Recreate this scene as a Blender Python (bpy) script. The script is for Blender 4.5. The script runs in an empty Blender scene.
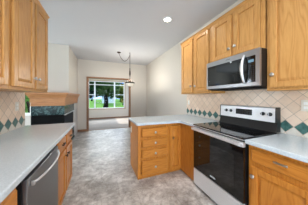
import bpy, bmesh, math, random
from mathutils import Vector, Matrix
random.seed(7)
S = bpy.context.scene
COL = S.collection
PI = math.pi

# ------------------------------------------------------------------ camera
cd = bpy.data.cameras.new('camera'); cam = bpy.data.objects.new('camera', cd); COL.objects.link(cam)
cam.location = (0, 0, 1.318)
cam.rotation_euler = (PI/2, 0, -math.radians(21.753))
cd.sensor_width = 36; cd.lens = 132.045/308*36
cd.shift_y = -(102.5-97.349)/308
cd.clip_start = .02; cd.clip_end = 500
S.camera = cam

# ------------------------------------------------------------------ world, sun, area lights, exposure
S.view_settings.view_transform = 'Standard'
S.view_settings.look = 'None'
S.view_settings.exposure = 1.26
S.view_settings.gamma = 1.0
S.view_settings.use_curve_mapping = False

W = bpy.data.worlds.new('sky'); S.world = W; W.use_nodes = True
wn = W.node_tree.nodes; wl = W.node_tree.links; wn.clear()
wo = wn.new('ShaderNodeOutputWorld'); wb = wn.new('ShaderNodeBackground')
wt = wn.new('ShaderNodeTexCoord'); ws = wn.new('ShaderNodeSeparateXYZ'); wr = wn.new('ShaderNodeValToRGB')
wr.color_ramp.elements[0].position = 0.0; wr.color_ramp.elements[0].color = (.40, .62, 1, 1)
wr.color_ramp.elements[1].position = 0.14; wr.color_ramp.elements[1].color = (.10, .27, .82, 1)
wl.new(wt.outputs['Generated'], ws.inputs[0]); wl.new(ws.outputs['Z'], wr.inputs[0])
wl.new(wr.outputs[0], wb.inputs[0]); wb.inputs[1].default_value = 1.0
wl.new(wb.outputs[0], wo.inputs[0])

def light(name, kind, loc, energy, color=(1, 1, 1), rot=(0, 0, 0), size=None, size_y=None):
    l = bpy.data.lights.new(name, kind); l.energy = energy; l.color = color
    o = bpy.data.objects.new(name, l); COL.objects.link(o); o.location = loc; o.rotation_euler = rot
    if kind == 'AREA':
        l.shape = 'RECTANGLE'; l.size = size; l.size_y = size_y
    if kind == 'SUN': l.angle = math.radians(.6)
    return o
light('sun', 'SUN', (0, 0, 20), 3.0, (1, .95, .86), (math.radians(38), 0, math.radians(75)))
DAY = (.82, .925, 1.0)
# area lights for daylight; all but living_left are added fill, most behind made-up windows
light('fill_behind', 'AREA', (.5, -2.16, 1.45), 58, DAY, (PI/2, 0, 0), 2.5, 2.0)
light('daylight_living_left', 'AREA', (-4.78, 3.9, 1.4), 100, DAY, (PI/2, 0, -PI/2), 2.6, 1.9)
light('fill_living_front', 'AREA', (-3.0, -2.16, 1.45), 45, DAY, (PI/2, 0, 0), 2.4, 1.9)
light('fill_sunroom_far', 'AREA', (.35, 10.3, 3.45), 350, DAY, (math.radians(-62), 0, 0), 4.0, 1.8)  # added fill above the camera's view, brightens the floor before the opening
light('fill_kitchen_left', 'AREA', (-1.19, -1.0, 1.25), 15, DAY, (PI/2, 0, -PI/2), 1.4, .85)
light('fill_sunroom_left', 'AREA', (-1.78, 7.3, 1.4), 9, DAY, (PI/2, 0, -PI/2), 2.2, 1.8)
light('fill_sunroom_right', 'AREA', (2.58, 7.3, 1.4), 9, DAY, (PI/2, 0, PI/2), 2.2, 1.8)

# ------------------------------------------------------------------ materials
def lin(r, g, b):
    f = lambda v: (v/255/12.92 if v/255 <= .04045 else ((v/255+.055)/1.055)**2.4)
    return (f(r), f(g), f(b), 1)
class MT:
    def __init__(s, name):
        s.m = bpy.data.materials.new(name); s.m.use_nodes = True
        s.t = s.m.node_tree; s.n = s.t.nodes; s.l = s.t.links
        s.b = s.n['Principled BSDF']
    def N(s, t, **k):
        n = s.n.new(t)
        for a, v in k.items(): setattr(n, a, v)
        return n
    def val(s, sock, v):
        if hasattr(v, 'bl_idname') or isinstance(v, bpy.types.NodeSocket): s.l.new(v, sock)
        else: sock.default_value = v
    def math(s, op, a, b=None):
        n = s.N('ShaderNodeMath', operation=op); s.val(n.inputs[0], a)
        if b is not None: s.val(n.inputs[1], b)
        return n.outputs[0]
    def mix(s, f, a, b, blend='MIX'):
        n = s.N('ShaderNodeMix', data_type='RGBA', blend_type=blend)
        s.val(n.inputs[0], f); s.val(n.inputs[6], a); s.val(n.inputs[7], b)
        return n.outputs[2]
    def ramp(s, f, *st):
        n = s.N('ShaderNodeValToRGB'); e = n.color_ramp.elements
        while len(e) < len(st): e.new(.5)
        for i, (p, c) in enumerate(st): e[i].position = p; e[i].color = c
        s.l.new(f, n.inputs[0]); return n.outputs[0]
    def coord(s, scale=(1, 1, 1), rot=(0, 0, 0), kind='Object'):
        t = s.N('ShaderNodeTexCoord'); m = s.N('ShaderNodeMapping')
        m.inputs['Scale'].default_value = scale; m.inputs['Rotation'].default_value = rot
        s.l.new(t.outputs[kind], m.inputs[0]); return m.outputs[0]
    def noise(s, vec, scale, detail=3, rough=.5, out='Fac'):
        n = s.N('ShaderNodeTexNoise'); s.l.new(vec, n.inputs['Vector'])
        n.inputs['Scale'].default_value = scale; n.inputs['Detail'].default_value = detail
        n.inputs['Roughness'].default_value = rough; return n.outputs[out]
    def bump(s, h, strength=.1, dist=.01):
        n = s.N('ShaderNodeBump'); n.inputs['Strength'].default_value = strength
        n.inputs['Distance'].default_value = dist; s.l.new(h, n.inputs['Height']); s.l.new(n.outputs[0], s.b.inputs['Normal'])
    def set(s, color=None, rough=.5, metal=0, spec=.5):
        if color is not None: s.val(s.b.inputs['Base Color'], color)
        s.val(s.b.inputs['Roughness'], rough); s.b.inputs['Metallic'].default_value = metal
        s.b.inputs['Specular IOR Level'].default_value = spec
        return s.m

def plain(name, rgb, rough=.5, metal=0, spec=.5, var=.04, sc=6):
    m = MT(name); f = m.noise(m.coord(), sc, 4)
    c = lin(*rgb); d = tuple(v*(1-var*2) for v in c[:3])+(1,)
    return m.set(m.mix(f, c, d), rough, metal, spec)

def oak(name, scale, light_c, dark_c, rough=.34):
    m = MT(name)
    inf = m.N('ShaderNodeObjectInfo')
    co = m.coord(scale)
    off = m.N('ShaderNodeVectorMath', operation='ADD'); m.l.new(co, off.inputs[0])
    rv = m.N('ShaderNodeCombineXYZ')
    r9 = m.math('MULTIPLY', inf.outputs['Random'], 37.0)
    for i in range(3): m.l.new(r9, rv.inputs[i])
    m.l.new(rv.outputs[0], off.inputs[1]); v = off.outputs[0]
    low = m.noise(v, .9, 2, .45)
    ring = m.math('PINGPONG', m.math('MULTIPLY', low, 26.0), 1.0)
    fine = m.noise(v, 9, 4, .65)
    g = m.math('ADD', m.math('MULTIPLY', m.math('POWER', ring, 2.0), .38), m.math('MULTIPLY', fine, .62))
    c = m.ramp(g, (.15, lin(*light_c)), (.95, lin(*dark_c)))
    br = m.math('ADD', m.math('MULTIPLY', inf.outputs['Random'], .10), .95)
    hv = m.N('ShaderNodeHueSaturation'); m.l.new(br, hv.inputs['Value']); m.l.new(c, hv.inputs['Color'])
    m.bump(g, .06, .002)
    return m.set(hv.outputs[0], rough, 0, .28)

OAKL, OAKD = (206, 156, 94), (172, 118, 60)
OAK_V = oak('oak_vertical_grain', (9, 9, 1.1), OAKL, OAKD)
OAK_HY = oak('oak_grain_along_run', (9, 1.1, 9), OAKL, OAKD)
OAK_HX = oak('oak_grain_across', (1.1, 9, 9), OAKL, OAKD)
BASEL, BASED = (198, 130, 54), (162, 94, 30)  # same oak as the wall cabinets; deeper shaded tone put into the colour
BASE_V = oak('oak_shaded_vertical_grain', (9, 9, 1.1), BASEL, BASED)
BASE_HY = oak('oak_shaded_along_run', (9, 1.1, 9), BASEL, BASED)
BASE_HX = oak('oak_shaded_across', (1.1, 9, 9), BASEL, BASED)
OAK_TRIM = oak('oak_trim', (9, 9, 1.1), (158, 116, 84), (130, 92, 64), .4)
OAK_MANTEL = oak('oak_mantel', (1.1, 1.1, 9), (206, 150, 100), (180, 120, 74), .4)
SHADEWOOD = oak('shadowed_filler', (9, 9, 1.1), (120, 62, 34), (92, 44, 24), .5)  # shade of the dishwasher gap put into the colour; toe kicks share it

WALL = plain('wall_paint_warm_grey', (211, 204, 193), .8, 0, .25, .015, 30)
CEIL = plain('ceiling_paint_white', (207, 208, 210), .9, 0, .2, .015, 40)
SUNWALL = plain('sunroom_wall_paint', (224, 211, 192), .8, 0, .25, .015, 30)
WHITE = plain('white_trim_paint', (236, 236, 232), .45, 0, .5, .01)
PLATE = plain('ivory_plate_plastic', (226, 220, 206), .4)
STEEL_MT = MT('brushed_stainless')
_c = STEEL_MT.noise(STEEL_MT.coord((2, 2, 160)), 3, 3)
STEEL = STEEL_MT.set(STEEL_MT.ramp(_c, (.2, lin(222, 223, 225)), (.8, lin(240, 241, 242))), .42, .6)
STEEL_BR = plain('bright_stainless', (224, 224, 225), .34, .6)
STEEL_MW = plain('microwave_stainless', (186, 186, 188), .3, .95)
STEEL_DW = plain('dishwasher_stainless', (132, 134, 136), .36, .95)
NICKEL = plain('satin_nickel', (196, 192, 186), .28, 1.0)
BRONZE = plain('dark_bronze', (70, 58, 50), .4, .8)
BRASS = plain('antique_brass', (150, 120, 84), .35, .9)
BLACKGLASS = plain('black_glass', (9, 10, 11), .06, 0, .6, .02)
BLACK = plain('black_enamel', (20, 20, 21), .35, 0, .5)
BLACKM = plain('black_matt', (10, 10, 10), .6, 0, .12)
MARKW = plain('pale_markings', (206, 210, 214), .5)
GREYDISP = plain('display_grey', (58, 64, 70), .25)

def counter_mat():
    m = MT('speckled_pale_laminate'); co = m.coord()
    a = m.noise(co, 130, 2, .6); b = m.noise(co, 18, 3)
    c = m.mix(m.math('MULTIPLY', b, .35), lin(203, 212, 216), lin(184, 195, 201))
    c2 = m.mix(m.ramp(a, (.40, (0, 0, 0, 1)), (.62, (1, 1, 1, 1))), lin(188, 198, 203), c)
    return m.set(c2, .17, 0, .5)
COUNTER = counter_mat()

def floor_mat():
    m = MT('stone_look_vinyl'); co = m.coord(rot=(0, 0, math.radians(0)))
    n1 = m.noise(co, 2.6, 6, .62); n2 = m.noise(co, 9, 6, .7)
    v = m.N('ShaderNodeTexNoise'); m.l.new(co, v.inputs['Vector']); v.inputs['Scale'].default_value = 5; v.inputs['Detail'].default_value = 8
    v.inputs['Distortion'].default_value = 1.8
    base = m.ramp(m.math('ADD', m.math('MULTIPLY', n1, .5), m.math('MULTIPLY', n2, .5)),
                  (.36, lin(134, 126, 118)), (.5, lin(186, 179, 171)), (.62, lin(226, 222, 216)))
    vein = m.ramp(v.outputs[0], (.44, (1, 1, 1, 1)), (.5, (.62, .60, .58, 1)), (.56, (1, 1, 1, 1)))
    c = m.mix(.65, base, vein, 'MULTIPLY')
    br = m.N('ShaderNodeTexBrick'); m.l.new(co, br.inputs['Vector'])
    br.offset = .5; br.inputs['Scale'].default_value = 1.0
    br.inputs['Brick Width'].default_value = .46; br.inputs['Row Height'].default_value = .46
    br.inputs['Mortar Size'].default_value = .006; br.inputs['Mortar Smooth'].default_value = .4
    br.inputs['Color1'].default_value = (1, 1, 1, 1); br.inputs['Color2'].default_value = (.90, .89, .88, 1); br.inputs['Mortar'].default_value = (.74, .72, .70, 1)
    c = m.mix(.8, c, br.outputs['Color'], 'MULTIPLY')
    m.bump(n2, .05, .003)
    return m.set(c, m.math('ADD', m.math('MULTIPLY', n2, .16), .26), 0, .6)
FLOOR = floor_mat()

def carpet_mat():
    m = MT('grey_carpet'); co = m.coord(); a = m.noise(co, 160, 3, .7); b = m.noise(co, 3, 3)
    c = m.mix(m.math('ADD', m.math('MULTIPLY', a, .6), m.math('MULTIPLY', b, .4)), lin(166, 156, 146), lin(124, 116, 108))
    m.bump(a, .5, .01); return m.set(c, .95, 0, .1)
CARPET = carpet_mat()

def tile_mat(name, y0, pitch=.1385, z0=1.0):
    m = MT(name); t = m.N('ShaderNodeTexCoord'); s = m.N('ShaderNodeSeparateXYZ'); m.l.new(t.outputs['Object'], s.inputs[0])
    p = m.math('DIVIDE', m.math('SUBTRACT', s.outputs['Y'], y0), pitch)
    q = m.math('DIVIDE', m.math('SUBTRACT', s.outputs['Z'], z0), pitch)
    a = m.math('ADD', p, q); b = m.math('SUBTRACT', p, q)
    ia = m.math('FLOOR', m.math('ADD', a, .5)); ib = m.math('FLOOR', m.math('ADD', b, .5))
    da = m.math('ABSOLUTE', m.math('SUBTRACT', a, ia)); db = m.math('ABSOLUTE', m.math('SUBTRACT', b, ib))
    mx = m.math('MAXIMUM', da, db)
    grout = m.math('GREATER_THAN', mx, .472)
    row = m.math('SUBTRACT', ia, ib)
    green = m.math('LESS_THAN', m.math('ABSOLUTE', row), .5)
    low = m.math('LESS_THAN', row, -.5)
    cv = m.N('ShaderNodeCombineXYZ'); m.l.new(ia, cv.inputs[0]); m.l.new(ib, cv.inputs[1])
    wn_ = m.N('ShaderNodeTexWhiteNoise', noise_dimensions='3D'); m.l.new(cv.outputs[0], wn_.inputs['Vector'])
    co = m.coord(); n = m.noise(co, 28, 5, .65)
    mixv = m.math('ADD', m.math('MULTIPLY', wn_.outputs['Value'], .45), m.math('MULTIPLY', n, .65))
    beige = m.ramp(mixv, (.1, lin(240, 217, 194)), (.9, lin(214, 188, 164)))
    grn = m.ramp(n, (.3, lin(38, 78, 74)), (.7, lin(80, 118, 112)))
    pale = m.ramp(n, (.3, lin(212, 208, 198)), (.7, lin(196, 190, 178)))
    c = m.mix(green, m.mix(low, beige, pale), grn)
    c = m.mix(grout, c, lin(188, 170, 152))
    m.bump(m.math('SUBTRACT', 1.0, grout), .25, .004)
    return m.set(c, m.math('ADD', m.math('MULTIPLY', grout, .4), .28), 0, .45)

def marble_mat():
    m = MT('green_marble'); co = m.coord()
    v = m.N('ShaderNodeTexNoise'); m.l.new(co, v.inputs['Vector']); v.inputs['Scale'].default_value = 9
    v.inputs['Detail'].default_value = 9; v.inputs['Distortion'].default_value = 2.4
    c = m.ramp(v.outputs[0], (.40, lin(14, 34, 36)), (.52, lin(30, 60, 60)), (.60, lin(84, 116, 112)), (.66, lin(22, 48, 48)))
    return m.set(c, .2, 0, .22)
MARBLE = marble_mat()

def glass_mat(name, tint=(1, 1, 1, 1)):
    m = MT(name); m.n.remove(m.b); o = m.n['Material Output']
    tr = m.N('ShaderNodeBsdfTransparent'); tr.inputs[0].default_value = tint
    gl = m.N('ShaderNodeBsdfGlossy'); gl.inputs['Roughness'].default_value = .02
    fr = m.N('ShaderNodeFresnel'); fr.inputs[0].default_value = 1.12
    mx = m.N('ShaderNodeMixShader'); m.l.new(fr.outputs[0], mx.inputs[0]); m.l.new(tr.outputs[0], mx.inputs[1]); m.l.new(gl.outputs[0], mx.inputs[2])
    m.l.new(mx.outputs[0], o.inputs[0]); return m.m
PANE = glass_mat('window_glass')

def emit_mat(name, rgb, strength):
    m = MT(name); m.set(lin(*rgb), .4)
    m.b.inputs['Emission Color'].default_value = lin(*rgb); m.b.inputs['Emission Strength'].default_value = strength
    return m.m
LAMPGLOW = emit_mat('downlight_lens', (255, 250, 240), 9)
def shade_mat():
    m = MT('frosted_glass_shade'); m.set(lin(238, 234, 224), .35)
    m.b.inputs['Emission Color'].default_value = lin(255, 246, 228); m.b.inputs['Emission Strength'].default_value = .05
    m.b.inputs['Transmission Weight'].default_value = .25
    return m.m
SHADE = shade_mat()

GRASS = plain('lawn_green', (120, 168, 66), .9, 0, .1, .25, 2)
BARK = plain('bark', (40, 32, 27), .9, 0, .1, .2, 8)
LEAF_A = plain('leaf_mid_green', (64, 96, 44), .7, 0, .2, .3, 3)
LEAF_D = plain('leaf_fresh_green', (112, 156, 72), .7, 0, .2, .3, 3)
LEAF_B = plain('leaf_dark_green', (34, 58, 32), .7, 0, .2, .3, 3)
LEAF_C = plain('leaf_yellow_green', (140, 140, 54), .7, 0, .2, .25, 3)
SIDING = plain('white_siding', (232, 232, 230), .7, 0, .2, .03)
ROOFM = plain('grey_shingles', (112, 108, 106), .85, 0, .2, .1)

# ------------------------------------------------------------------ mesh helpers
def nb(): return bmesh.new()
def add_box(bm, a, b, bev=0, seg=2):
    x0, x1 = sorted((a[0], b[0])); y0, y1 = sorted((a[1], b[1])); z0, z1 = sorted((a[2], b[2]))
    v = [bm.verts.new(p) for p in ((x0,y0,z0),(x1,y0,z0),(x1,y1,z0),(x0,y1,z0),(x0,y0,z1),(x1,y0,z1),(x1,y1,z1),(x0,y1,z1))]
    f = [bm.faces.new([v[i] for i in q]) for q in ((0,3,2,1),(4,5,6,7),(0,1,5,4),(1,2,6,5),(2,3,7,6),(3,0,4,7))]
    if bev > 0:
        e = list({e for q in f for e in q.edges})
        bmesh.ops.bevel(bm, geom=e, offset=bev, segments=seg, affect='EDGES', profile=.6)
def add_prism(bm, pts, z0, z1, bev=0):
    lo = [bm.verts.new((x, y, z0)) for x, y in pts]; hi = [bm.verts.new((x, y, z1)) for x, y in pts]
    n = len(pts); fs = [bm.faces.new(lo[::-1]), bm.faces.new(hi)]
    for i in range(n): fs.append(bm.faces.new((lo[i], lo[(i+1) % n], hi[(i+1) % n], hi[i])))
    if bev > 0:
        e = list(fs[1].edges)+list(fs[0].edges)
        bmesh.ops.bevel(bm, geom=e, offset=bev, segments=3, affect='EDGES', profile=.55)
def add_profile(bm, pts, axis_fn, s0, s1):
    """closed 2-D profile pts swept between s0 and s1; axis_fn(a, b, s) gives the 3-D point"""
    A = [bm.verts.new(axis_fn(a, b, s0)) for a, b in pts]; B = [bm.verts.new(axis_fn(a, b, s1)) for a, b in pts]
    n = len(pts); bm.faces.new(A[::-1]); bm.faces.new(B)
    for i in range(n): bm.faces.new((A[i], A[(i+1) % n], B[(i+1) % n], B[i]))
def add_lathe(bm, prof, origin, axis, n=20):
    """prof: (radius, height) along axis"""
    ax = Vector(axis).normalized(); u = ax.orthogonal().normalized(); w = ax.cross(u); o = Vector(origin)
    rings = []
    for r, h in prof:
        if r < 1e-6: rings.append([bm.verts.new(o+ax*h)])
        else: rings.append([bm.verts.new(o+ax*h+(u*math.cos(2*PI*k/n)+w*math.sin(2*PI*k/n))*r) for k in range(n)])
    for A, B in zip(rings, rings[1:]):
        for k in range(n):
            k2 = (k+1) % n
            if len(A) == 1 and len(B) == 1: continue
            if len(A) == 1: bm.faces.new((A[0], B[k2], B[k]))
            elif len(B) == 1: bm.faces.new((A[k], A[k2], B[0]))
            else: bm.faces.new((A[k], A[k2], B[k2], B[k]))
def add_tube(bm, pts, r, n=10, flat=None):
    pts = [Vector(p) for p in pts]; rings = []
    up = None
    for i, p in enumerate(pts):
        d = (pts[min(i+1, len(pts)-1)]-pts[max(i-1, 0)]).normalized()
        if up is None: up = d.orthogonal().normalized()
        u = (up-d*up.dot(d)).normalized(); up = u; w = d.cross(u)
        rr = r[i] if isinstance(r, (list, tuple)) else r
        rings.append([bm.verts.new(p+(u*math.cos(2*PI*k/n)+w*math.sin(2*PI*k/n))*rr) for k in range(n)])
    for A, B in zip(rings, rings[1:]):
        for k in range(n): bm.faces.new((A[k], A[(k+1) % n], B[(k+1) % n], B[k]))
    bm.faces.new(rings[0][::-1]); bm.faces.new(rings[-1])

def obj(name, bm, mat, parent=None, origin=None, smooth=False):
    """link a bmesh as one mesh object; parts store their vertices relative to the thing's base"""
    if parent is not None and origin is None: origin = parent.get('_o', None)
    if origin is None: origin = (0, 0, 0)
    o3 = Vector(origin)
    bmesh.ops.recalc_face_normals(bm, faces=bm.faces)
    if o3.length > 0:
        for v in bm.verts: v.co -= o3
    me = bpy.data.meshes.new(name); bm.to_mesh(me); bm.free(); me.materials.append(mat)
    if smooth:
        for p in me.polygons: p.use_smooth = True
    o = bpy.data.objects.new(name, me); COL.objects.link(o)
    if parent is not None: o.parent = parent
    else: o.location = o3
    ORIG[o.name] = o3
    return o
ORIG = {}
def thing(name, label, cat, loc, group=None):
    o = bpy.data.objects.new(name, None); COL.objects.link(o); o.location = loc; o.empty_display_size = .1
    o['label'] = label; o['category'] = cat
    if group: o['group'] = group
    ORIG[o.name] = Vector(loc); return o
def tag(o, label, cat, group=None):
    o['label'] = label; o['category'] = cat
    if group: o['group'] = group
    return o
def part(name, bm, mat, parent, smooth=False, label=None):
    p = parent
    o = obj(name, bm, mat, p, ORIG[p.name], smooth)
    if label: o['label'] = label
    return o
def struct(name, bm, mat):
    o = obj(name, bm, mat); o['kind'] = 'structure'; return o
def struct_empty(name, loc):
    o = bpy.data.objects.new(name, None); COL.objects.link(o); o.location = loc; o['kind'] = 'structure'; ORIG[o.name] = Vector(loc); return o

# ------------------------------------------------------------------ the room shell
XL, XR = -1.025, 1.919           # kitchen side walls
YF, YB, YS = -2.0, 5.75, 8.8     # wall behind the camera, wall with the opening, far sunroom wall
XO = -4.6; ZC = 2.777
b = nb(); add_box(b, (XO-.15, YF-.15, -.15), (XR+.15, YB+.06, 0)); struct('floor', b, FLOOR)
b = nb(); add_box(b, (-1.75, YB+.06, -.15), (2.55, YS+.15, -.002)); struct('floor_sunroom', b, CARPET)
b = nb(); add_box(b, (XO-.15, YF-.15, ZC), (XR+.75, YS+.15, ZC+.2)); struct('ceiling', b, CEIL)

def wall_with_holes(name, mat, axis, c0, c1, s0, s1, z0, z1, holes):
    """axis 'x': wall runs along X between s0..s1 with thickness c0..c1 in Y; 'y': the other way"""
    b = nb()
    def bx(a0, a1, q0, q1):
        if a1-a0 < 1e-5 or q1-q0 < 1e-5: return
        if axis == 'x': add_box(b, (a0, c0, q0), (a1, c1, q1))
        else: add_box(b, (c0, a0, q0), (c1, a1, q1))
    cur = s0
    for h0, h1, g0, g1 in sorted(holes):
        bx(cur, h0, z0, z1); bx(h0, h1, z0, g0); bx(h0, h1, g1, z1); cur = h1
    bx(cur, s1, z0, z1)
    return struct(name, b, mat)
wall_with_holes('wall_right', WALL, 'y', XR, XR+.14, YF-.15, YB+.12, 0, ZC, [])
wall_with_holes('wall_left', WALL, 'y', XL-.12, XL, YF, 2.45, 0, ZC, [(-1.75, -.25, .8, 2.2)])
wall_with_holes('wall_back', WALL, 'x', YB, YB+.12, XO-.15, XR, 0, ZC, [(-.475, 1.14, 0, 2.085), (-3.5, -2.22, .74, 2.15)])
wall_with_holes('wall_front', WALL, 'x', YF-.15, YF, XO-.15, XR, 0, ZC, [(-4.1, -1.9, .5, 2.4), (-.7, 1.7, .5, 2.4)])
wall_with_holes('wall_living', WALL, 'y', XO-.15, XO, YF, YB, 0, ZC, [(2.65, 3.75, .5, 2.35), (4.05, 5.15, .5, 2.35)])
WX0, WX1, WZ0, WZ1 = -.73, 1.43, .62, 2.33
wall_with_holes('wall_sunroom', SUNWALL, 'x', YS, YS+.15, -1.75, 2.55, 0, ZC, [(WX0, WX1, WZ0, WZ1)])
wall_with_holes('wall_sunroom_left', SUNWALL, 'y', -1.75, -1.6, YB+.12, YS, 0, ZC, [(6.2, 8.4, .5, 2.3)])
wall_with_holes('wall_sunroom_right', SUNWALL, 'y', 2.4, 2.55, YB+.12, YS, 0, ZC, [(6.2, 8.4, .5, 2.3)])
# chimney breast above and behind the fireplace
b = nb(); add_box(b, (-1.62, 4.335, 1.44), (-.845, YB, ZC)); struct('wall_chimney', b, WALL)

# casing round the opening, baseboards, floor threshold
b = nb()
for x0, x1 in ((-.535, -.475), (1.14, 1.19)):
    add_box(b, (x0, YB-.02, 0), (x1, YB, 2.085), .004)
add_box(b, (-.535, YB-.022, 2.085), (1.19, YB, 2.13), .004)
add_box(b, (-.475, YB, 0), (-.46, YB+.14, 2.07)); add_box(b, (1.125, YB, 0), (1.14, YB+.14, 2.07)); add_box(b, (-.475, YB, 2.07), (1.14, YB+.14, 2.085))
struct('trim_opening', b, OAK_TRIM)
b = nb(); add_box(b, (-.46, YB+.04, -.001), (1.125, YB+.08, .010), .004); struct('trim_threshold', b, OAK_TRIM)
b = nb(); add_box(b, (-.84, YB-.016, 0), (-.535, YB, .085), .004); add_box(b, (1.19, YB-.016, 0), (XR, YB, .085), .004); struct('baseboard_back', b, OAK_TRIM)
b = nb(); add_box(b, (-1.6, YS-.016, -.002), (2.4, YS, .075), .004); struct('baseboard_sunroom', b, OAK_TRIM)
b = nb(); add_box(b, (XR-.016, 2.68, 0), (XR, YB-.016, .085), .004); struct('baseboard_right', b, OAK_TRIM)

def window(name, axis, c, s0, s1, z0, z1, mull, rails, side_rails, mat=WHITE, depth=.09, fw=.045):
    """frame in a wall hole: axis 'x' runs along X at Y=c, 'y' along Y at X=c"""
    loc = ((s0+s1)/2, c, z0) if axis == 'x' else (c, (s0+s1)/2, z0)
    w = struct_empty(name, loc)
    def bx(b, a0, a1, q0, q1, d0, d1, bev=.004):
        if axis == 'x': add_box(b, (a0, c+d0, q0), (a1, c+d1, q1), bev)
        else: add_box(b, (c+d0, a0, q0), (c+d1, a1, q1), bev)
    b = nb(); h = depth/2
    bx(b, s0, s0+fw, z0, z1, -h, h); bx(b, s1-fw, s1, z0, z1, -h, h); bx(b, s0+fw, s1-fw, z0, z0+fw, -h, h); bx(b, s0+fw, s1-fw, z1-fw, z1, -h, h)
    part('window_frame', b, mat, w)
    for m_ in mull:
        b = nb(); bx(b, m_-.04, m_+.04, z0+fw, z1-fw, -h*.9, h*.9); part('mullion', b, mat, w)
    for r0, r1, zz, t in rails:
        b = nb(); bx(b, r0, r1, zz-t, zz+t, -.02, .02); part('glazing_bar', b, mat, w)
    ed = [s0+fw]+sorted(mull)+[s1-fw]
    for a, e in zip(ed, ed[1:]):
        b = nb(); bx(b, a, e, z0+fw, z1-fw, -.003, .003, 0); part('pane', b, PANE, w)
    return w
window('window_1', 'x', YS+.06, WX0, WX1, WZ0, WZ1, [-.37, .795],
       [(WX0+.04, WX1-.04, 2.10, .022), (WX0+.04, -.41, 1.48, .018), (.835, WX1-.04, 1.48, .018)], None)
b = nb()
add_box(b, (WX0-.05, YS-.018, WZ0-.05), (WX0, YS, WZ1+.05)); add_box(b, (WX1, YS-.018, WZ0-.05), (WX1+.05, YS, WZ1+.05))
add_box(b, (WX0, YS-.018, WZ1), (WX1, YS, WZ1+.05)); add_box(b, (WX0-.07, YS-.05, WZ0-.045), (WX1+.07, YS, WZ0))
struct('trim_window', b, plain('pale_oak_casing', (196, 164, 130), .5))
window('window_2', 'x', YB+.06, -3.5, -2.22, .74, 2.15, [-2.86], [], None)
b = nb(); add_box(b, (-3.56, YB-.06, .70), (-2.16, YB, .74), .006); struct('trim_sill', b, WHITE)
window('window_3', 'y', XO-.07, 2.65, 3.75, .5, 2.35, [3.2], [(2.69, 3.71, 1.4, .02)], None)
window('window_4', 'y', XO-.07, 4.05, 5.15, .5, 2.35, [4.6], [(4.09, 5.11, 1.4, .02)], None)
window('added_window_5', 'x', YF-.07, -.7, 1.7, .5, 2.4, [.1, .9], [], None)  # unseen window added behind the camera to let fill light in
window('added_window_8', 'x', YF-.07, -4.1, -1.9, .5, 2.4, [-3.0], [], None)  # unseen window added in the front wall to light the back wall
window('added_window_9', 'y', XL-.06, -1.75, -.25, .8, 2.2, [-1.0], [], None)  # made-up window behind the camera, added to light the right-hand cabinets
window('added_window_6', 'y', -1.67, 6.2, 8.4, .5, 2.3, [7.3], [], None)  # unseen sunroom side window, added for brightness
window('added_window_7', 'y', 2.47, 6.2, 8.4, .5, 2.3, [7.3], [], None)  # opposite side window, likewise unseen and added for brightness

# ------------------------------------------------------------------ cabinetry
class Face:
    """cabinet front: u along the run, z up, d out of the front"""
    def __init__(s, kind, c): s.k, s.c = kind, c
    def p(s, u, z, d):
        return {'R': (s.c-d, u, z), 'L': (s.c+d, u, z), 'P': (u, s.c-d, z)}[s.k]
    def n(s): return {'R': (-1, 0, 0), 'L': (1, 0, 0), 'P': (0, -1, 0)}[s.k]
    def box(s, b, u0, u1, z0, z1, d0, d1, bev=0, seg=2): add_box(b, s.p(u0, z0, d0), s.p(u1, z1, d1), bev, seg)
    def hgrain(s): return OAK_HY
def knob(F, u, z, parent, mat=NICKEL, d=.02, r=.019):
    b = nb(); add_lathe(b, [(0, 0), (.010, 0), (.009, .004), (.006, .008), (.006, .014), (r, .019), (r*1.05, .024), (r*.7, .029), (0, .030)], F.p(u, z, d), F.n(), 16)
    return part('knob', b, mat, parent, True)
def bar_pull(F, u, z, parent, half=.045, mat=NICKEL, d=.02):
    b = nb()
    for s in (-1, 1): add_lathe(b, [(0, 0), (.006, 0), (.005, .022), (0, .022)], F.p(u+s*half*.7, z, d), F.n(), 10)
    F.box(b, u-half, u+half, z-.007, z+.007, d+.018, d+.030, .004)
    return part('pull', b, mat, parent, True)
def door(F, u0, u1, z0, z1, parent, kn=None, d=0.0, mat=None, kmat=NICKEL, st=.055):
    mat = mat or OAK_V
    b = nb(); t = .022
    F.box(b, u0, u0+st, z0, z1, d+.001, d+t, .0035); F.box(b, u1-st, u1, z0, z1, d+.001, d+t, .0035)
    F.box(b, u0+st, u1-st, z0, z0+st, d+.001, d+t, .0035); F.box(b, u0+st, u1-st, z1-st, z1, d+.001, d+t, .0035)
    o = part('door', b, mat, parent)
    # raised panel: thin ground with a bevelled field
    b = nb(); a0, a1, c0, c1 = u0+st-.004, u1-st+.004, z0+st-.004, z1-st+.004; m = .032
    lo = [F.p(*q, d+.005) for q in ((a0, c0), (a1, c0), (a1, c1), (a0, c1))]
    bk = [F.p(*q, d+.002) for q in ((a0, c0), (a1, c0), (a1, c1), (a0, c1))]
    hi = [F.p(*q, d+.015) for q in ((a0+m, c0+m), (a1-m, c0+m), (a1-m, c1-m), (a0+m, c1-m))]
    V = [[b.verts.new(p) for p in r] for r in (bk, lo, hi)]
    b.faces.new(V[0][::-1]); b.faces.new(V[2])
    for R0, R1 in ((V[0], V[1]), (V[1], V[2])):
        for i in range(4): b.faces.new((R0[i], R0[(i+1) % 4], R1[(i+1) % 4], R1[i]))
    part('door_panel', b, mat, o)
    if kn: knob(F, kn[0], kn[1], o, kmat, d+.02)
    return o
def drawer(F, u0, u1, z0, z1, parent, kn='knob', d=0.0, kmat=NICKEL, at=None):
    b = nb(); F.box(b, u0, u1, z0, z1, d+.002, d+.024, .013, 1)
    o = part('drawer', b, BASE_HX if F.k == 'P' else BASE_HY, parent)
    u, z = at or ((u0+u1)/2, (z0+z1)/2)
    if kn == 'knob': knob(F, u, z, o, kmat)
    elif kn == 'pull': bar_pull(F, u, z, o, mat=kmat)
    return o
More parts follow.
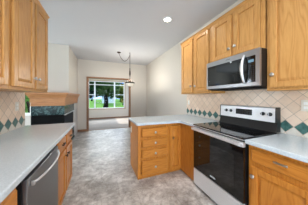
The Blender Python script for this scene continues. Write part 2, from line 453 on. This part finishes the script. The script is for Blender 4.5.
def carcass(F, u0, u1, z0, z1, depth, parent, toe=0):
    b = nb()
    F.box(b, u0, u1, z0+toe, z1, -depth, -.018, 0)
    part('carcass', b, OAK_V, parent)
    b = nb(); return b
def face_frame(F, u0, u1, z0, z1, parent, stiles, rails, w=.04):
    b = nb()
    for s in [u0+w/2, u1-w/2]+stiles: F.box(b, s-w/2, s+w/2, z0, z1, -.018, 0, .001)
    for z in [z0+w/2, z1-w/2]+rails: F.box(b, u0+w/2, u1-w/2, z-w/2, z+w/2, -.0175, -.0005, 0)
    return part('face_frame', b, BASE_V if z0 < .5 else OAK_V, parent)
def crown(F, u0, u1, z1, parent, ends=()):
    b = nb()
    pr = [(-.018, z1-.045), (.004, z1-.045), (.010, z1-.035), (.012, z1-.022), (.026, z1-.008), (.030, z1-.006), (.030, z1), (-.018, z1)]
    add_profile(b, pr, lambda a, z, s: F.p(s, z, a), u0, u1)
    return part('crown_moulding', b, F.hgrain(), parent)

def wall_cabinet(F, u0, u1, z0, z1, depth, doors, label, group=None, light_rail=True):
    base = F.p((u0+u1)/2, z0, -depth/2)
    t = thing('wall_cabinet', label, 'cabinet', base, group)
    carcass(F, u0, u1, z0+.012, z1, depth, t).free()
    face_frame(F, u0, u1, z0, z1, t, [(a[1]+e[0])/2 for a, e in zip(doors, doors[1:])], [])
    crown(F, u0, u1, z1, t)
    if light_rail:
        b = nb(); F.box(b, u0, u1, z0, z0+.012, -depth, .006, .002); part('bottom_rail', b, F.hgrain(), t)
    for u_0, u_1, zz0, zz1, kn, *rest in doors:
        door(F, u_0, u_1, zz0, zz1, t, kn, kmat=rest[0] if rest else NICKEL)
    return t
FR = Face('R', 1.612); ZT, ZB = 2.472, 1.386
wall_cabinet(FR, 1.600, 2.442, ZB, ZT, .300,
             [(1.645, 1.985, ZB+.03, ZT-.055, (1.955, 1.52)), (2.050, 2.395, ZB+.03, ZT-.055, (2.078, 1.53))],
             'oak two-door wall cabinet at far end of range wall, left of the microwave')
wall_cabinet(FR, .862, 1.598, 1.838, ZT, .300,
             [(.905, 1.205, 1.862, ZT-.055, (1.185, 1.975)), (1.245, 1.560, 1.862, ZT-.055, (1.268, 1.965))],
             'short oak two-door cabinet directly above the microwave', light_rail=False)
wall_cabinet(FR, -.08, .845, ZB, ZT, .300,
             [(-.045, .36, ZB+.03, ZT-.055, (-.01, 1.55)), (.40, .812, ZB+.03, ZT-.055, (.785, 1.545))],
             'large oak wall cabinet with wide door right of the microwave')
FL = Face('L', -.723)
wall_cabinet(FL, 1.478, 2.335, ZB, ZT, .290,
             [(1.513, 1.893, ZB+.03, ZT-.055, (1.872, 1.53)), (1.945, 2.295, ZB+.03, ZT-.055, (1.972, 1.53))],
             'oak two-door wall cabinet at the end of the left wall beside the opening')
wall_cabinet(FL, .56, 1.474, ZB, ZT, .290,
             [(.60, .995, ZB+.03, ZT-.055, (.97, 1.53)), (1.04, 1.44, ZB+.03, ZT-.055, (1.065, 1.53))],
             'oak wall cabinet over the left counter, nearest the viewer')

# ---- base cabinets
ZK = .874
def base_cabinet(F, u0, u1, depth, label, toe_u=None):
    base = F.p((u0+u1)/2, 0, -depth/2)
    t = thing('base_cabinet', label, 'cabinet', base)
    b = nb(); F.box(b, u0, u1, .10, ZK, -depth, -.018); part('carcass', b, BASE_V, t)
    a, e = toe_u or (u0, u1)
    b = nb(); F.box(b, a, e, 0, .10, -depth, -.06); part('toe_kick', b, SHADEWOOD, t)
    return t
# right of the range
FB = Face('R', 1.335)
t = base_cabinet(FB, -.08, .852, .57, 'oak base cabinet with drawer over door right of the range')
face_frame(FB, -.08, .852, .10, ZK, t, [.385], [.69])
drawer(FB, .405, .822, .715, .838, t, 'pull', at=(.59, .795))
door(FB, .405, .822, .125, .672, t, (.80, .585), mat=BASE_V)
drawer(FB, -.05, .365, .715, .838, t, 'pull'); door(FB, -.05, .365, .125, .672, t, (-.02, .585), mat=BASE_V)
# peninsula drawer bank
FP = Face('P', 2.045)
t = base_cabinet(FP, .547, 1.088, .575, 'oak four-drawer cabinet at the free end of the peninsula')
face_frame(FP, .547, 1.088, .035, ZK, t, [], [.652, .487, .317])
b = nb(); FP.box(b, .541, .547, .0, ZK, -.575, 0, .001); part('end_panel', b, BASE_V, t)
b = nb(); FP.box(b, .547, 1.088, .0, .036, -.03, -.008, .003); part('base_strip', b, BASE_HX, t)
for z0, z1 in ((.668, .815), (.503, .637), (.334, .470), (.055, .300)):
    drawer(FP, .600, 1.058, z0, z1, t, 'knob', at=(.832, (z0+z1)/2))
# corner unit: door facing the room, blank door on the return beside the range
t = base_cabinet(FP, 1.090, 1.345, .575, 'oak corner base cabinet with narrow door between drawers and range')
face_frame(FP, 1.090, 1.345, .035, ZK, t, [], [])
b = nb(); FP.box(b, 1.090, 1.335, .0, .036, -.03, -.008, .003); part('base_strip', b, BASE_HX, t)
door(FP, 1.108, 1.325, .055, .818, t, (1.165, .61), kmat=BRASS, st=.05, mat=BASE_V)
b = nb(); add_box(b, (1.347, 1.640, .10), (1.905, 2.620, ZK)); part('return_carcass', b, BASE_V, t)
b = nb(); add_box(b, (1.328, 1.634, .035), (1.347, 2.045, ZK), .001); part('return_panel', b, BASE_V, t)
b = nb(); add_box(b, (1.352, 1.640, 0), (1.380, 2.06, .10)); part('toe_kick', b, BASE_V, t)
# left run
FLB = Face('L', -.432)
t = base_cabinet(FLB, 1.585, 2.36, .575, 'oak base cabinet with two drawers and two doors, left counter end past dishwasher')
face_frame(FLB, 1.585, 2.36, .10, ZK, t, [1.965], [.69])
drawer(FLB, 1.615, 1.945, .712, .845, t, 'pull', at=(1.78, .785), kmat=BRONZE); drawer(FLB, 1.985, 2.33, .712, .845, t, 'pull', at=(2.157, .785), kmat=BRONZE)
door(FLB, 1.615, 1.945, .125, .675, t, (1.92, .60), kmat=BRONZE, mat=BASE_V); door(FLB, 1.985, 2.33, .125, .675, t, (2.01, .60), kmat=BRONZE, mat=BASE_V)
t = base_cabinet(FLB, .02, .945, .575, 'oak base cabinet nearest the viewer under the left counter, before the dishwasher')
face_frame(FLB, .02, .945, .10, ZK, t, [.48], [.69])
drawer(FLB, .50, .918, .712, .845, t, 'pull', kmat=BRONZE); door(FLB, .50, .918, .125, .675, t, (.53, .60), kmat=BRONZE, mat=BASE_V)
drawer(FLB, .05, .46, .712, .845, t, 'pull', kmat=BRONZE); door(FLB, .05, .46, .125, .675, t, (.43, .60), kmat=BRONZE, mat=BASE_V)
b = nb(); add_box(b, (-1.0, .947, .0), (-.455, .975, ZK)); part('gap_shade_filler', b, SHADEWOOD, t, label='filler strip coloured dark for the shaded gap')  # stands in the recess beside the dishwasher, its shade put into the colour

# ---- countertops
b = nb(); add_prism(b, [(1.282, -.10), (1.282, .855), (1.912, .855), (1.912, -.10)], .874, .914, .010)
tag(obj('countertop', b, COUNTER), 'pale grey countertop right of the range', 'countertop')
b = nb(); add_prism(b, [(1.912, 1.632), (1.282, 1.632), (1.282, 1.955), (1.245, 1.988), (.522, 1.988), (.505, 2.005), (.505, 2.645), (.522, 2.662), (1.912, 2.662)], .874, .914, .010)
tag(obj('countertop', b, COUNTER), 'pale grey L-shaped countertop over the peninsula and range corner', 'countertop')
b = nb(); add_prism(b, [(-1.018, -.10), (-.387, -.10), (-.387, 2.43), (-.40, 2.45), (-1.018, 2.45)], .874, .914, .010)
tag(obj('countertop', b, COUNTER), 'long pale grey countertop along the left wall over the dishwasher', 'countertop')

# ---- backsplashes and wall plates
b = nb(); add_box(b, (1.912, -.10, .914), (1.919, 2.662, 1.386)); add_box(b, (1.912, .845, 1.386), (1.919, 1.600, 1.838))
struct('trim_backsplash_right', b, tile_mat('diamond_tile_right', .827))
b = nb(); add_box(b, (-1.025, -.10, .914), (-1.018, 2.45, 1.386))
struct('trim_backsplash_left', b, tile_mat('diamond_tile_left', 2.08))
def plate(x, sx, y, z, label, w=.072, h=.115, cat='outlet', name='wall_outlet'):
    t = thing(name, label, cat, (x, y, z))
    b = nb(); add_box(b, (x, y-w/2, z-h/2), (x+sx*.006, y+w/2, z+h/2), .002); part('cover_plate', b, PLATE, t)
    for dz in (-.022, .022):
        b = nb(); add_box(b, (x+sx*.006, y-.016, z+dz-.014), (x+sx*.008, y+.016, z+dz+.014), .003); part('socket', b, WHITE, t)
plate(1.912, -1, .665, 1.235, 'ivory wall outlet in tile right of the range')
plate(1.912, -1, 2.58, 1.20, 'ivory wall outlet at far end of the range backsplash')
plate(-1.018, 1, 2.25, 1.20, 'ivory wall outlet on the left tile backsplash')
# outlet on the end of the peninsula
t = thing('wall_outlet', 'ivory outlet on the wooden end of the peninsula', 'outlet', (.541, 2.53, .70))
b = nb(); add_box(b, (.535, 2.495, .645), (.541, 2.565, .760), .002); part('cover_plate', b, PLATE, t)
for dz in (-.022, .022):
    b = nb(); add_box(b, (.533, 2.514, .702+dz-.014), (.535, 2.546, .702+dz+.014), .003); part('socket', b, WHITE, t)

# ------------------------------------------------------------------ range
t = thing('range', 'stainless and black electric range between the two pale counters', 'range', (1.6, 1.243, 0))
RY0, RY1 = .866, 1.620
b = nb(); add_box(b, (1.315, RY0, .06), (1.895, RY1, .90), .003); part('body', b, BLACK, t)
for x in (1.36, 1.85):
    for y in (RY0+.05, RY1-.05):
        b = nb(); add_lathe(b, [(0, 0), (.02, 0), (.02, .06), (0, .06)], (x, y, 0), (0, 0, 1), 12); part('foot', b, BLACKM, t)
b = nb(); add_box(b, (1.284, RY0+.004, .045), (1.314, RY1-.004, .268), .004); part('storage_drawer', b, STEEL, t, label='stainless storage drawer')
b = nb(); add_box(b, (1.282, RY0+.004, .280), (1.314, RY1-.004, .828), .004); od = part('oven_door', b, BLACKGLASS, t, label='black glass oven door')
b = nb(); add_box(b, (1.279, RY0+.004, .828), (1.314, RY1-.004, .878), .003); part('top_rail', b, STEEL_BR, od)
b = nb(); add_box(b, (1.2805, RY0+.10, .36), (1.283, RY1-.10, .72), .001); part('oven_window', b, plain('oven_window_glass', (16, 17, 18), .04, 0, .7), od)
b = nb()
add_box(b, (1.232, RY0+.012, .846), (1.250, RY1-.012, .874), .006, 3)
for y in (RY0+.03, RY1-.03): add_box(b, (1.24, y-.014, .848), (1.28, y+.014, .872), .003)
part('handle', b, STEEL_BR, od)
# maker's mark: small oval swoosh with a bar of tiny strokes
b = nb()
for k in range(9):
    y = 1.285-k*.0085; add_box(b, (1.2795, y, .318), (1.2822, y+.0055, .330 if k % 3 else .336))
add_tube(b, [(1.2805, 1.30-.095*i/12, .326+.012*math.sin(PI*i/12)) for i in range(13)], .0012, 6)
part('emblem', b, MARKW, od)
b = nb(); add_box(b, (1.290, RY0+.002, .884), (1.314, RY1-.002, .899), .002); part('vent_strip', b, BLACKM, t)
b = nb(); add_box(b, (1.276, RY0, .900), (1.83, RY1, .922), .004, 3); ck = part('cooktop', b, BLACKGLASS, t, label='black glass cooktop')
b = nb(); add_box(b, (1.272, RY0, .897), (1.300, RY1, .906), .002); part('front_trim', b, STEEL_BR, ck)
for x, y, r in ((1.44, 1.05, .105), (1.44, 1.44, .085), (1.68, 1.05, .08), (1.68, 1.44, .105)):
    b = nb(); add_lathe(b, [(r-.003, .9222), (r-.003, .9226), (r, .9226), (r, .9222)], (x, y, 0), (0, 0, 1), 40); part('burner_ring', b, GREYDISP, ck)
b = nb(); add_profile(b, [(1.80, .922), (1.845, 1.035), (1.905, 1.035), (1.905, .922)], lambda a, z, s: (a, s, z), RY0, RY1); part('backguard_base', b, BLACK, t)
b = nb(); add_profile(b, [(1.822, 1.03), (1.826, 1.188), (1.838, 1.2), (1.905, 1.2), (1.905, 1.03)], lambda a, z, s: (a, s, z), RY0+.012, RY1-.012)
bg = part('backguard', b, STEEL, t, label='stainless control backguard')
for y in (RY0, RY1-.012):
    b = nb(); add_profile(b, [(1.820, 1.03), (1.825, 1.19), (1.838, 1.202), (1.905, 1.202), (1.905, 1.03)], lambda a, z, s: (a, s, z), y, y+.012); part('end_cap', b, BLACK, bg)
b = nb(); add_box(b, (1.819, 1.125, 1.082), (1.830, 1.345, 1.158), .002); part('display', b, BLACKGLASS, bg)
b = nb()
for i in range(6):
    for j in range(3): add_box(b, (1.8184, 1.14+i*.033, 1.092+j*.02), (1.8192, 1.158+i*.033, 1.098+j*.02))
part('touch_key', b, GREYDISP, bg)
for y in (1.50, 1.425, 1.00, .925):
    b = nb(); add_lathe(b, [(0, 0), (.022, 0), (.022, .006), (.018, .008), (.016, .028), (.013, .031), (0, .031)], (1.824, y, 1.120), (-1, 0, .03), 22)
    kn = part('knob', b, BLACK, bg, True)
    kn['label'] = 'black control knob'
    b = nb(); add_box(b, (1.790, y-.003, 1.106), (1.7935, y+.003, 1.136), .001); part('pointer', b, MARKW, bg)

# ------------------------------------------------------------------ microwave
t = thing('microwave', 'stainless over-the-range microwave with black glass door', 'microwave', (1.7, 1.22, 1.43))
MY0, MY1, MZ0, MZ1 = .852, 1.588, 1.432, 1.832
b = nb(); add_box(b, (1.535, MY0, MZ0), (1.908, MY1, MZ1), .003); part('body', b, BLACK, t)
b = nb(); add_box(b, (1.505, MY0, 1.768), (1.534, MY1, MZ1), .004); part('top_band', b, STEEL_MW, t)
b = nb(); add_box(b, (1.505, MY0, MZ0+.008), (1.534, MY1, 1.484), .004); part('bottom_band', b, STEEL_MW, t)
for y0_, y1_ in ((MY0, MY0+.042), (MY1-.022, MY1)):
    b = nb(); add_box(b, (1.505, y0_, 1.484), (1.534, y1_, 1.768), .002); part('side_band', b, STEEL_MW, t)
b = nb(); add_box(b, (1.507, 1.025, 1.484), (1.534, MY1-.022, 1.768), .001); dr = part('door', b, BLACKGLASS, t)
b = nb(); add_box(b, (1.506, 1.09, 1.515), (1.508, MY1-.06, 1.735), .0005); part('door_window', b, plain('mesh_window_glass', (24, 28, 30), .05, 0, .8), dr)
b = nb()
add_tube(b, [(1.500-.052*math.sin(PI*i/14)**.7, 1.005, 1.478+.31*i/14) for i in range(15)], [.010+.006*math.sin(PI*i/14) for i in range(15)], 12)
part('handle', b, STEEL_BR, dr, True)
b = nb(); add_box(b, (1.507, MY0+.042, 1.484), (1.534, 1.023, 1.768), .001); cp = part('control_panel', b, BLACKGLASS, t)
b = nb(); add_box(b, (1.5055, .912, 1.700), (1.5075, .968, 1.728)); part('display', b, emit_mat('clock_display', (90, 120, 135), .15), cp)
b = nb()
for i in range(3):
    for j in range(8): add_box(b, (1.5058, .908+i*.024, 1.502+j*.022), (1.5072, .920+i*.024, 1.509+j*.022))
part('keypad', b, GREYDISP, cp)
b = nb()
for k in range(7): add_box(b, (1.5035, 1.245-k*.010, 1.797), (1.506, 1.251-k*.010, 1.806 if k % 2 else 1.803))
part('emblem', b, BLACK, t)
b = nb(); add_lathe(b, [(0, 0), (.011, 0), (.011, .002), (0, .002)], (1.5065, 1.18, 1.758), (-1, 0, 0), 20); part('badge', b, MARKW, dr)
b = nb(); add_box(b, (1.56, MY0+.02, MZ0-.012), (1.90, MY1-.02, MZ0+.001), .002); part('vent_grille', b, BLACKM, t)

# ------------------------------------------------------------------ dishwasher
t = thing('dishwasher', 'stainless steel dishwasher with bowed handle under the left counter', 'dishwasher', (-.7, 1.28, 0))
b = nb(); add_box(b, (-.99, .985, .08), (-.425, 1.575, .868), .002); part('tub', b, BLACK, t)
b = nb(); add_box(b, (-.425, .985, .115), (-.398, 1.575, .838), .006, 3); dd = part('door', b, STEEL_DW, t)
b = nb(); add_box(b, (-.44, .987, .842), (-.424, 1.573, .868), .002); part('control_strip', b, BLACK, t)
b = nb(); add_box(b, (-.47, .99, 0), (-.45, 1.57, .114)); part('kick_plate', b, BLACKM, t)
b = nb()
add_tube(b, [(-.388+.040*math.sin(PI*i/18)**.6, 1.03+0.50*i/18, .795) for i in range(19)], .0072, 12)
part('handle', b, STEEL_BR, dd, True)
for y in (1.03, 1.53):
    b = nb(); add_box(b, (-.398, y-.011, .780), (-.378, y+.011, .810), .004); part('handle_bracket', b, NICKEL, dd)

# ------------------------------------------------------------------ fireplace (three-sided, with wood mantel)
FX0, FX1, FY0 = -1.50, -.845, 3.85
t = thing('fireplace', 'three-sided fireplace with green marble band and oak mantel past the left counter', 'fireplace', (-1.17, 4.8, 0))
b = nb()
prof = [(.0, 1.115), (.012, 1.115), (.012, 1.135), (.0, 1.14), (.006, 1.15), (.006, 1.20), (.018, 1.205), (.018, 1.225), (.012, 1.23), (.016, 1.295), (.028, 1.30), (.032, 1.325), (.05, 1.35), (.072, 1.385), (.085, 1.392), (.085, 1.434), (-.03, 1.434), (-.03, 1.115)]
def mring(o, z): return [(FX0-o, YB-.02, z), (FX0-o, FY0-o, z), (FX1+o, FY0-o, z), (FX1+o, YB-.02, z)]
rows = [[b.verts.new(p) for p in mring(o, z)] for o, z in prof]
for i in range(len(rows)):
    A, B = rows[i], rows[(i+1) % len(rows)]
    for k in range(3): b.faces.new((A[k], A[k+1], B[k+1], B[k]))
b.faces.new([r[0] for r in rows]); b.faces.new([r[3] for r in rows][::-1])
mt = part('mantel', b, OAK_MANTEL, t)
b = nb(); add_box(b, (FX0+.03, FY0+.03, 1.38), (FX1-.03, YB-.02, 1.432)); part('mantel_shelf', b, OAK_MANTEL, mt)
b = nb(); add_box(b, (FX0, FY0, .895), (FX1, 5.10, 1.115), .003); part('marble_band', b, MARBLE, t, label='green marble band')
b = nb(); add_box(b, (FX1-.02, FY0+.01, .868), (FX1+.006, 5.05, .897), .002); part('metal_trim', b, STEEL_BR, t)
b = nb(); add_box(b, (FX0+.012, FY0+.012, .40), (FX1-.012, 5.0, .894)); fb = part('firebox', b, BLACKM, t, label='black glass firebox')
b = nb()
for x in (FX0+.02, FX1-.02): add_box(b, (x-.02, FY0, .40), (x+.02, FY0+.04, .872), .002)
for z in (.88, .62, .42): add_box(b, (FX0, FY0-.001, z-.012), (FX1, FY0+.02, z+.012), .002)
part('door_frame', b, BLACKM, fb)
b = nb(); add_box(b, (FX0-.02, FY0-.30, 0), (FX1+.02, 5.10, .05), .004); part('hearth', b, MARBLE, t)
b = nb(); add_box(b, (FX0, FY0, .05), (FX1, 5.10, .40), .003); part('base_panel', b, MARBLE, t)
b = nb(); add_box(b, (FX0+.01, 5.10, 0), (FX1, YB-.005, 1.115)); part('side_panel', b, WALL, t, label='painted side panel')

# ------------------------------------------------------------------ pendant lamp and downlights
t = thing('pendant_lamp', 'pendant lamp with white glass bowl hanging by the opening on a swagged chain', 'lamp', (.872, 4.32, 1.67))
b = nb(); add_lathe(b, [(0, ZC), (.065, ZC), (.065, ZC-.012), (.045, ZC-.028), (.012, ZC-.034), (.008, ZC-.05), (0, ZC-.05)], (.53, 4.38, 0), (0, 0, 1), 24); part('canopy', b, BRONZE, t, True)
b = nb(); P0, P1 = Vector((.53, 4.38, ZC-.045)), Vector((.872, 4.32, ZC-.075))
pts = [P0.lerp(P1, i/16)-Vector((0, 0, .22*4*(i/16)*(1-i/16))) for i in range(17)]
add_tube(b, pts, .008, 8); part('swag_chain', b, BRONZE, t, True)
b = nb(); add_lathe(b, [(0, ZC), (.02, ZC), (.018, ZC-.01), (.006, ZC-.014), (.006, ZC-.07), (0, ZC-.07)], (.872, 4.32, 0), (0, 0, 1), 14)
add_tube(b, [(.872, 4.32, ZC-.06), (.887, 4.32, ZC-.075), (.872, 4.32, ZC-.09)], .005, 8); part('ceiling_hook', b, BRONZE, t, True)
b = nb(); add_tube(b, [(.872, 4.32, ZC-.07), (.872, 4.32, 2.26)], .008, 8)
for i in range(14):
    z = 2.30+i*.032; add_tube(b, [(.872, 4.32, z), (.872+(.008 if i % 2 else 0), 4.32+(0 if i % 2 else .008), z+.014), (.872, 4.32, z+.028)], .006, 6)
part('chain', b, BRONZE, t)
b = nb(); add_lathe(b, [(0, 2.28), (.012, 2.28), (.018, 2.25), (.014, 2.22), (.024, 2.16), (.028, 2.08), (.018, 2.03), (.010, 1.99), (.010, 1.93), (.026, 1.915), (.026, 1.885), (0, 1.885)], (.872, 4.32, 0), (0, 0, 1), 18); part('stem', b, BRONZE, t, True)
b = nb(); add_lathe(b, [(.0, 1.672), (.05, 1.676), (.095, 1.698), (.128, 1.738), (.140, 1.782), (.135, 1.782), (.123, 1.741), (.092, 1.704), (.05, 1.682), (0, 1.680)], (.872, 4.32, 0), (0, 0, 1), 32); part('glass_bowl', b, SHADE, t, True)
b = nb(); add_lathe(b, [(.134, 1.776), (.150, 1.776), (.153, 1.80), (.146, 1.812), (.134, 1.808), (.134, 1.776)], (.872, 4.32, 0), (0, 0, 1), 32)
for k in range(3):
    a = 2*PI*k/3+.5; add_tube(b, [(.872+.02*math.cos(a), 4.32+.02*math.sin(a), 1.90), (.872+.09*math.cos(a), 4.32+.09*math.sin(a), 1.885), (.872+.143*math.cos(a), 4.32+.143*math.sin(a), 1.806)], .007, 8)
part('rim_ring', b, BRONZE, t, True)
b = nb(); add_lathe(b, [(0, 1.645), (.008, 1.65), (.010, 1.662), (.006, 1.676), (0, 1.678)], (.872, 4.32, 0), (0, 0, 1), 12); part('finial', b, BRONZE, t, True)

l = bpy.data.lights.new('pendant_bulb', 'POINT'); l.energy = 23; l.color = (1, .96, .90); l.shadow_soft_size = .05
o = bpy.data.objects.new('pendant_bulb', l); COL.objects.link(o); o.parent = t; o.location = (0, 0, .19)
def downlight(x, y, label, e):
    t = thing('downlight', label, 'ceiling light', (x, y, ZC))
    b = nb(); add_lathe(b, [(.058, ZC-.001), (.085, ZC-.001), (.087, ZC-.006), (.062, ZC-.010), (.058, ZC-.006), (.058, ZC-.001)], (x, y, 0), (0, 0, 1), 32); part('trim_ring', b, WHITE, t, True)
    b = nb(); add_lathe(b, [(0, ZC-.001), (.058, ZC-.001), (.058, ZC-.004), (0, ZC-.0045)], (x, y, 0), (0, 0, 1), 32); part('lens', b, LAMPGLOW, t, True)
    l = bpy.data.lights.new('downlight_lamp', 'AREA'); l.shape = 'DISK'; l.size = .11; l.energy = e; l.color = (1, .97, .92); l.spread = math.radians(150)
    o = bpy.data.objects.new('downlight_lamp', l); COL.objects.link(o); o.parent = t; o.location = (0, 0, -.012)
downlight(1.152, 2.205, 'round recessed downlight in the kitchen ceiling near the wall cabinets', 3)
downlight(.45, .55, 'added unseen recessed downlight in the ceiling above the viewer', 4.5)  # out of view, added with the next one to light the foreground
downlight(.45, -.9, 'added unseen recessed downlight in the ceiling behind the viewer', 4)

# ------------------------------------------------------------------ outdoors
b = nb(); add_box(b, (-90, YS+.15, -.75), (90, 140, -.45)); add_box(b, (-90, -60, -.75), (XO-.15, YS+.15, -.45)); struct('ground', b, GRASS)
def tree(x, y, h, cr, trunk_r, leaf, label, n=1500, crown_z=None, leaf_s=.28, clumps=14, group=None):
    gz = -.45; t = thing('broadleaf_tree', label, 'tree', (x, y, gz), group)
    b = nb(); top = gz+h*.75
    pts = [(x+.12*math.sin(i*1.3), y, gz+(top-gz)*i/6) for i in range(7)]
    add_tube(b, pts, [trunk_r*(1.25 if i == 0 else 1-.11*i) for i in range(7)], 10)
    for k in range(6):
        a = k*1.05; z = gz+h*(.38+.06*k)
        add_tube(b, [(x, y, z), (x+cr*.45*math.cos(a), y+cr*.45*math.sin(a), z+h*.10), (x+cr*.75*math.cos(a), y+cr*.75*math.sin(a), z+h*.2)], [trunk_r*.4, trunk_r*.25, trunk_r*.1], 6)
    part('trunk', b, BARK, t, True)
    b = nb(); cz = crown_z or h*.62; rz = h*.40
    cl = []
    for k in range(clumps):
        a = random.uniform(0, 2*PI); q = random.uniform(-1, 1); rr = math.sqrt(1-q*q)*random.uniform(.45, .9)
        cl.append((x+cr*rr*math.cos(a), y+cr*rr*math.sin(a), gz+cz+rz*q*.8, random.uniform(.3, .5)))
    for k in range(n):
        cx, cy, c_z, s = random.choice(cl)
        d = Vector((random.gauss(0, 1), random.gauss(0, 1), random.gauss(0, 1))).normalized()*random.uniform(.5, 1)
        c = Vector((cx+d.x*cr*s, cy+d.y*cr*s, c_z+d.z*rz*s))
        u = Vector((random.gauss(0, 1), random.gauss(0, 1), random.gauss(0, 1))).normalized(); w = u.orthogonal().normalized()
        L = leaf_s*random.uniform(.6, 1.3)
        b.faces.new([b.verts.new(c+p) for p in (-u*L, w*L*.45, u*L, -w*L*.45)])
    part('foliage', b, leaf, t)
tree(.55, 20, 9.0, 2.8, .32, LEAF_A, 'dark-trunked tree in the middle of the sunroom window view', 4200, crown_z=5.7, leaf_s=.42)
tree(-5.4, 26, 7.5, 3.0, .2, LEAF_B, 'dark green tree at left side of the sunroom window view', 1700, crown_z=3.9)
tree(4.5, 30, 4.6, 1.9, .14, LEAF_C, 'small yellow-green tree at right side of the sunroom window view', 1200, crown_z=2.6)
tree(7.2, 36, 9.0, 3.2, .2, LEAF_B, 'tall dark green tree behind the yellow-green tree outdoors', 1500, crown_z=5)
tree(-4.35, 10.8, 4.6, 1.5, .10, LEAF_D, 'leafy tree outside the window left of the fireplace', 1100, crown_z=2.0, leaf_s=.2)
for k, (x_, y_, h_, c_, lab) in enumerate(((-11, 52, 9, 4.0, 'far dark tree seen at left edge of the sunroom window'), (-4, 66, 10, 4.2, 'far dark tree left of the white house outdoors'),
        (8.5, 56, 6.5, 3.4, 'far dark tree close to right of the white house'), (16, 69, 8, 4.6, 'far dark tree at right edge of the sunroom window'))):
    tree(x_, y_, h_, c_, .3, LEAF_B, lab, 1300, crown_z=h_*.55, leaf_s=.6, group='trees along the far edge of the lawn')
t = thing('house', 'white neighbouring house with grey roof seen through the sunroom window', 'house', (2.3, 44, -.45))
b = nb(); add_box(b, (.2, 42, -.45), (3.8, 48, 2.9)); part('siding_wall', b, SIDING, t)
b = nb(); add_profile(b, [(-.1, 2.85), (2.0, 4.6), (4.1, 2.85)], lambda a, z, s: (a, s, z), 41.6, 48.4); part('roof', b, ROOFM, t)
for x in (.7, 2.4):
    b = nb(); add_box(b, (x, 41.95, .9), (x+.7, 42.02, 1.9)); part('window', b, GREYDISP, t)
